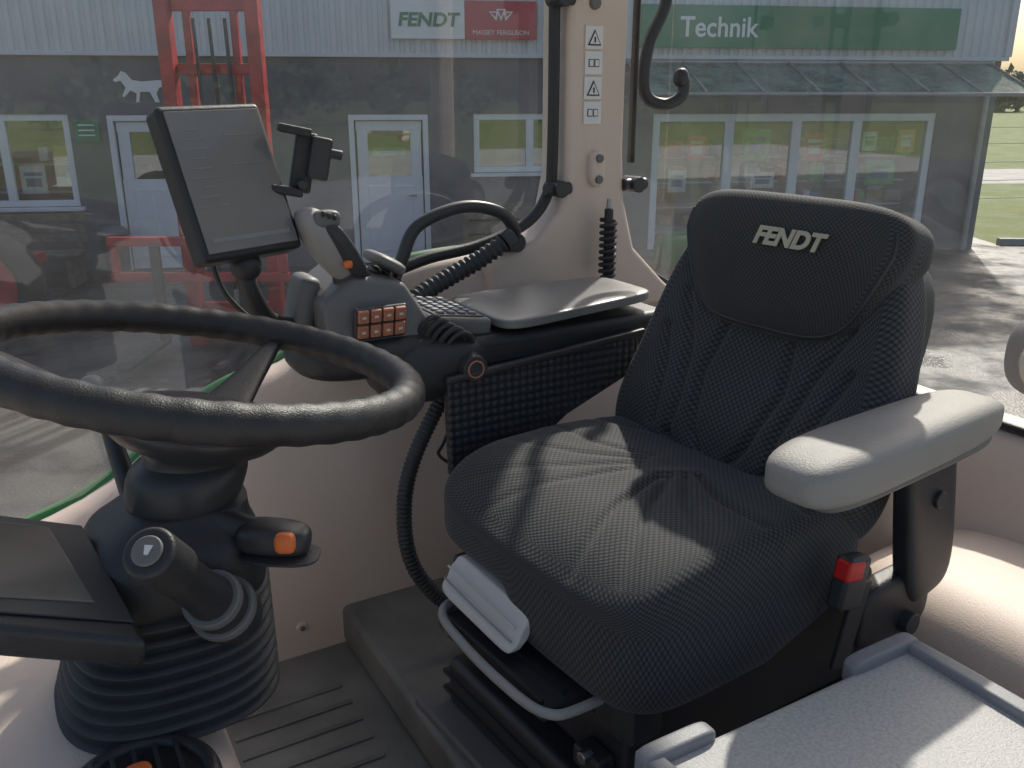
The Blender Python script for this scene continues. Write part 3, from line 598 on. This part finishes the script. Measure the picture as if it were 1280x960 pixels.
pbox('thumb_pad',JS,CAB,(-.40,-1.218,.835),(.020,.012,.013),M_GREY,3,10); pbox('orange_key',JS,CAB,(-.425,-1.208,.77),(.006,.006,.006),M_ORANGE,3,8)
for i in range(3): pbox('thumb_key_%d'%i,JS,CAB,(-.408+.008*i,-1.206,.838+.003*i),(.003,.003,.004),M_BLACK,3,6)
cyl('boot',JS,CAB,(-.45,-1.25,.72),(-.435,-1.25,.755),.035,.022,M_RUB)
pbox('side_lever',K,CAB,(-.505,-1.27,.757),(.028,.045,.010),M_GREY,3,12,rot=(0,-30,0))
box('lever_pod',K,CAB,(-.378,-1.30,.695),(.035,.07,.10),M_GREY,.014,rot=(0,-15,0))
CB=root('cable_bundle',tuple(CAB@Vector((-.55,-1.22,.6))))
for i in range(5):
    dx=i*.010; rr=.045+.004*i
    sweep('loop_%d'%i,CB,CAB,[(-.55-dx+rr*math.cos(a)*.45,-1.21+.012*i*.3+.02*math.sin(a),.645+rr*math.sin(a)*.8-.01*i) for a in [k*math.pi/5-.6 for k in range(9)]],.0045+.001*(i%2),M_RUB,8)
cyl('knob',CB,CAB,(-.60,-1.175,.60),(-.60,-1.15,.60),.024,.021,M_BLACK2); sweep('knob_ring',CB,CAB,[(-.60+.013*math.cos(a),-1.149,.60+.013*math.sin(a)) for a in [k*math.pi/6 for k in range(12)]],.0015,M_ORB,8,closed=True)
RC=root('corrugated_hose',tuple(CAB@Vector((-.52,-1.25,.3))))
sweep('hose',RC,CAB,[(-.62,-1.25,.56),(-.585,-1.25,.52),(-.53,-1.25,.42),(-.512,-1.25,.33),(-.52,-1.24,.24),(-.565,-1.22,.165),(-.64,-1.18,.12)],.0125,M_RUB,16,n=40,mod=(.008,.12))
sweep('thin_cable',RC,CAB,[(-.63,-1.26,.52),(-.60,-1.27,.44),(-.585,-1.26,.42),(-.62,-1.24,.40),(-.68,-1.2,.42)],.003,M_RUB,8)
# ================================================================= DISPLAY TERMINAL
D=root('display_terminal',tuple(EYE@Vector((-.4,1.25,-.1))))
BL=Vector((-.400,1.142,-.203)); TL=Vector((-.445,1.205,-.014)); BRr=Vector((-.312,1.24,-.200))
ex=(BRr-BL); ez=(TL-BL); ex_n=ex.normalized(); ez_n=(ez-ex_n*ez.dot(ex_n)).normalized(); ny=ex_n.cross(ez_n)
if ny.y>0: ny=-ny
cc=BL+(ex+ez)/2
R4=Matrix((( ex_n.x,-ny.x,ez_n.x,cc.x),(ex_n.y,-ny.y,ez_n.y,cc.y),(ex_n.z,-ny.z,ez_n.z,cc.z),(0,0,0,1)))
DM=EYE@R4
box('housing',D,DM,(0,.020,0),(.155,.038,.212),M_BLACK,.008)
box('screen',D,DM,(0,-.0005,0),(.138,.004,.192),M_SCREEN,.001)
boxes('screen_content',D,DM,[((-.040,-.0027,.070-.013*i),(.018+.012*((i*7)%3),.0006,.0015)) for i in range(9)]+[((.03,-.0027,.06),(.05,.0006,.0012)),((.03,-.0027,.02),(.05,.0006,.0012)),((0,-.0027,-.080),(.12,.0006,.006))],M_SCRTXT)
sweep('mount_arm',D,EYE,[(-.365,1.22,-.17),(-.375,1.22,-.225),(-.37,1.23,-.27),(-.355,1.26,-.315),(-.32,1.30,-.335)],.014,M_BLACK)
pbox('mount_ball',D,EYE,(-.372,1.22,-.225),(.022,.022,.022),M_BLACK,2)
sweep('display_cable',D,EYE,[(-.42,1.24,-.12),(-.43,1.25,-.20),(-.415,1.25,-.27),(-.37,1.27,-.33)],.004,M_RUB,8)
PH=root('phone_holder',tuple(EYE@Vector((-.29,1.28,-.05))))
HM=EYE@Matrix.Translation((-.300,1.30,-.090))@Matrix.Rotation(rad(20),4,'Z')@Matrix.Rotation(rad(12),4,'Y')
box('plate',PH,HM,(0,0,0),(.03,.02,.085),M_BLACK,.004); box('clamp',PH,HM,(.02,-.01,.01),(.03,.03,.06),M_BLACK2,.005)
box('claw_0',PH,HM,(-.02,-.015,.042),(.045,.03,.012),M_BLACK,.003); box('claw_1',PH,HM,(-.02,-.015,-.042),(.045,.03,.012),M_BLACK,.003)
cyl('screw_0',PH,HM,(.03,-.02,.02),(.05,-.02,.02),.007,.007,M_BLACK2,16); cyl('screw_1',PH,HM,(0,-.03,-.03),(0,-.01,-.03),.007,.007,M_BLACK2,16)
# ================================================================= STEERING WHEEL
W=root('steering_wheel',tuple(CAB@Vector((-.15,-.859,.755))))
WM=CAB@Matrix.Translation((-.15,-.859,.755))@Matrix.Rotation(rad(-12),4,'Y')
rim=[];ns=220
for k in range(ns):
    a=2*math.pi*k/ns; rim.append((.2*math.cos(a),.2*math.sin(a),0,.0175+.0006*math.sin(a*44)))
sweep('rim',W,WM,rim,.015,M_LEATHER,24,n=1,closed=True)
for i,a in enumerate((-127,-10,112)):
    A=rad(a); c,s=math.cos(A),math.sin(A)
    def spoke(q,c=c,s=s):
        t=(q[:,0]+1)/2; r=.03+.165*t; wd=.024*(1-t)**1.8+.0105; z=-.068+.062*np.clip(t,0,1)**1.2
        return np.stack([c*r-s*wd*q[:,1],s*r+c*wd*q[:,1],z+.008*q[:,2]],1)
    puff('spoke_%d'%i,W,WM,spoke,M_BLACK,n=18,k=3.2)
loft('hub',W,WM,[(0,0,-.125,.04,.04),(0,0,-.11,.047,.047),(0,0,-.09,.05,.05),(0,0,-.078,.075,.075),(0,0,-.062,.088,.088),(0,0,-.052,.08,.08),(0,0,-.048,.02,.02)],M_BLACK2,40,n=4)
SC=root('steering_column',tuple(CAB@Vector((-.1,-.86,.42))))
bel=[];nb=9
for i in range(nb*6+1):
    t=i/(nb*6); r=.104-.020*t+.006*math.sin(2*math.pi*i/6)
    bel.append((-.08-.02*t,-.865,.415+.125*t,r*1.0,r*1.05))
loft('rubber_bellows',SC,CAB,bel,M_RUB,64,e=.75)
loft('lower_housing',SC,CAB,[(-.10,-.865,.53,.082,.085),(-.10,-.865,.545,.085,.088),(-.102,-.865,.585,.080,.084),(-.11,-.865,.605,.066,.068),(-.12,-.862,.62,.055,.055)],M_BLACK,48,e=.6,n=4)
loft('upper_housing',SC,CAB,[(-.115,-.862,.605,.05,.05),(-.118,-.86,.625,.056,.056),(-.125,-.86,.65,.057,.057),(-.13,-.86,.665,.045,.045)],M_BLACK2,48,n=4)
s0=Vector((-.272,.735,-.470)); s1=Vector((-.282,.645,-.372)); sd_=(s1-s0)
sweep('stalk_arm',SC,EYE,[tuple(s0-sd_*.1)+(.029,),tuple(s0+sd_*.15)+(.027,),tuple(s0+sd_*.4)+(.021,),tuple(s0+sd_*.7)+(.019,),tuple(s1)+(.019,)],.025,M_BLACK,24)
for i,t in enumerate((.08,.28)): cyl('stalk_ring_%d'%i,SC,EYE,s0+sd_*t,s0+sd_*(t+.08),.032-.004*i,.031-.004*i,M_GREY)
kd=sd_.normalized(); cyl('stalk_knob',SC,EYE,s1-kd*.005,s1+kd*.045,.0225,.0215,M_BLACK,40,.004); cyl('horn_button',SC,EYE,s1+kd*.045,s1+kd*.048,.013,.0125,M_GREY)
HK=EYE@Matrix.Translation(s1+kd*.0485)@(kd.to_track_quat('Z','X').to_matrix().to_4x4())
prism('horn_icon_cone',SC,HK,[(.004,.002,0),(-.004,.0005,0),(-.004,-.0025,0),(.004,-.005,0)],(0,0,.0006),M_WHITE,0)
sweep('paddle_arm',SC,EYE,[(-.32,.79,-.375,.018),(-.30,.78,-.39,.018),(-.27,.775,-.40,.015),(-.245,.772,-.405,.013)],.02,M_BLACK2,18)
pbox('paddle',SC,EYE,(-.232,.768,-.408),(.036,.020,.016),M_BLACK2,3.2,16,rot=(0,6,0)); pbox('paddle_lip',SC,EYE,(-.225,.762,-.423),(.038,.024,.003),M_BLACK,3,12,rot=(0,3,0))
pbox('orange_switch',SC,EYE,(-.216,.749,-.404),(.010,.007,.010),M_ORANGE,3.5,10)
LV=root('shuttle_lever',tuple(CAB@Vector((.02,-1.0,.6))))
sweep('rod',LV,EYE,[(-.40,.85,-.42,.012),(-.42,.87,-.37,.010),(-.435,.885,-.33,.009),(-.445,.89,-.305,.012)],.01,M_BLACK2,14)
sweep('boot',LV,EYE,[(-.385,.84,-.46,.03),(-.39,.845,-.43,.026),(-.405,.855,-.40,.018)],.02,M_RUB,20,n=20,mod=(.01,.1))
pbox('lever_tip',LV,EYE,(-.448,.892,-.298),(.013,.011,.016),M_LGREY,2.5,10)
DD=root('dashboard_display',tuple(EYE@Vector((-.42,.7,-.4))))
A_=Vector((-.413,.768,-.395));B_=Vector((-.31,.648,-.445));C_=Vector((-.47,.61,-.40));D_=Vector((-.573,.73,-.35))
nn=(B_-A_).cross(C_-A_).normalized(); nn=nn if nn.z>0 else -nn
prism('housing',DD,EYE,[A_,B_,C_,D_],-nn*.035,M_BLACK,.008)
def lerp2(u,v): return (A_*(1-u)+D_*u)*(1-v)+(B_*(1-u)+C_*u)*v
prism('bezel',DD,EYE,[lerp2(.03,.03)+nn*.0005,lerp2(.03,.86)+nn*.0005,lerp2(.97,.90)+nn*.0005,lerp2(.97,.03)+nn*.0005],nn*.0025,M_BLACK2,.001)
prism('screen',DD,EYE,[lerp2(.22,.10)+nn*.001,lerp2(.18,.74)+nn*.001,lerp2(.94,.80)+nn*.001,lerp2(.94,.10)+nn*.001],nn*.0035,M_DASH,.001)
sweep('bracket',DD,EYE,[(-.40,.70,-.45,.028),(-.36,.74,-.46,.032),(-.33,.78,-.465,.032)],.03,M_BLACK,16)
AV=root('air_vent',tuple(CAB@Vector((-.03,-.70,.42))))
VM=CAB@Matrix.Translation((-.03,-.70,.423))
sweep('ring',AV,VM,[(.06*math.cos(a),.06*math.sin(a),0) for a in [k*math.pi/8 for k in range(16)]],.008,M_BLACK,12,closed=True)
cyl('bowl',AV,VM,(0,0,-.004),(0,0,.001),.058,.058,M_BLACK)
boxes('louvres',AV,VM,[((-.036+.018*i,0,.004),(.004,.095,.008)) for i in range(5)],M_BLACK2); pbox('orange_tab',AV,VM,(0,-.01,.009),(.012,.012,.007),M_ORANGE,3,8)
# ================================================================= STORAGE TRAY
T=root('storage_tray',tuple(CAB@Vector((-.65,-.3,.3))))
box('body',T,CAB,(-.645,-.30,.2),(.38,.46,.36),M_TRIM,.02)
box('top',T,CAB,(-.645,-.30,.385),(.375,.455,.022),M_TRAY,.01)
pbox('rim_rear',T,CAB,(-.832,-.31,.392),(.012,.235,.015),M_TRIM,6); pbox('rim_front',T,CAB,(-.458,-.31,.392),(.012,.235,.015),M_TRIM,6)
pbox('rim_side_a',T,CAB,(-.79,-.53,.392),(.055,.011,.017),M_TRIM,6); pbox('rim_side_b',T,CAB,(-.49,-.53,.392),(.045,.011,.017),M_TRIM,6)
# ================================================================= LIGHT, SKY, CAMERA
AZ=20;EL=41
w=bpy.data.worlds.new('World'); scene.world=w; w.use_nodes=True
N=w.node_tree.nodes;L=w.node_tree.links;bg=N['Background']
sky=N.new('ShaderNodeTexSky'); sky.sky_type='NISHITA'; sky.sun_disc=False; sky.sun_elevation=rad(EL); sky.sun_rotation=rad(AZ); sky.dust_density=4.0; sky.air_density=1.0
L.new(sky.outputs[0],bg.inputs[0]); bg.inputs[1].default_value=.15
sd=bpy.data.lights.new('sun','SUN'); sd.energy=4.4; sd.angle=rad(1.2); sd.color=(1,.94,.85)
so=bpy.data.objects.new('sun',sd); COL.objects.link(so)
dv=Vector((math.sin(rad(AZ))*math.cos(rad(EL)),math.cos(rad(AZ))*math.cos(rad(EL)),math.sin(rad(EL))))
so.rotation_euler=(-dv).to_track_quat('-Z','Y').to_euler(); so.location=(20,5,20)
cam=bpy.data.cameras.new('camera'); co=bpy.data.objects.new('camera',cam); COL.objects.link(co); scene.camera=co
co.location=(0,0,2.5); co.rotation_euler=(rad(90-18.1),0,0); cam.sensor_width=36; cam.lens=30.94; cam.clip_start=.02; cam.clip_end=2000
scene.view_settings.view_transform='Standard'; scene.view_settings.look='None'; scene.view_settings.exposure=0
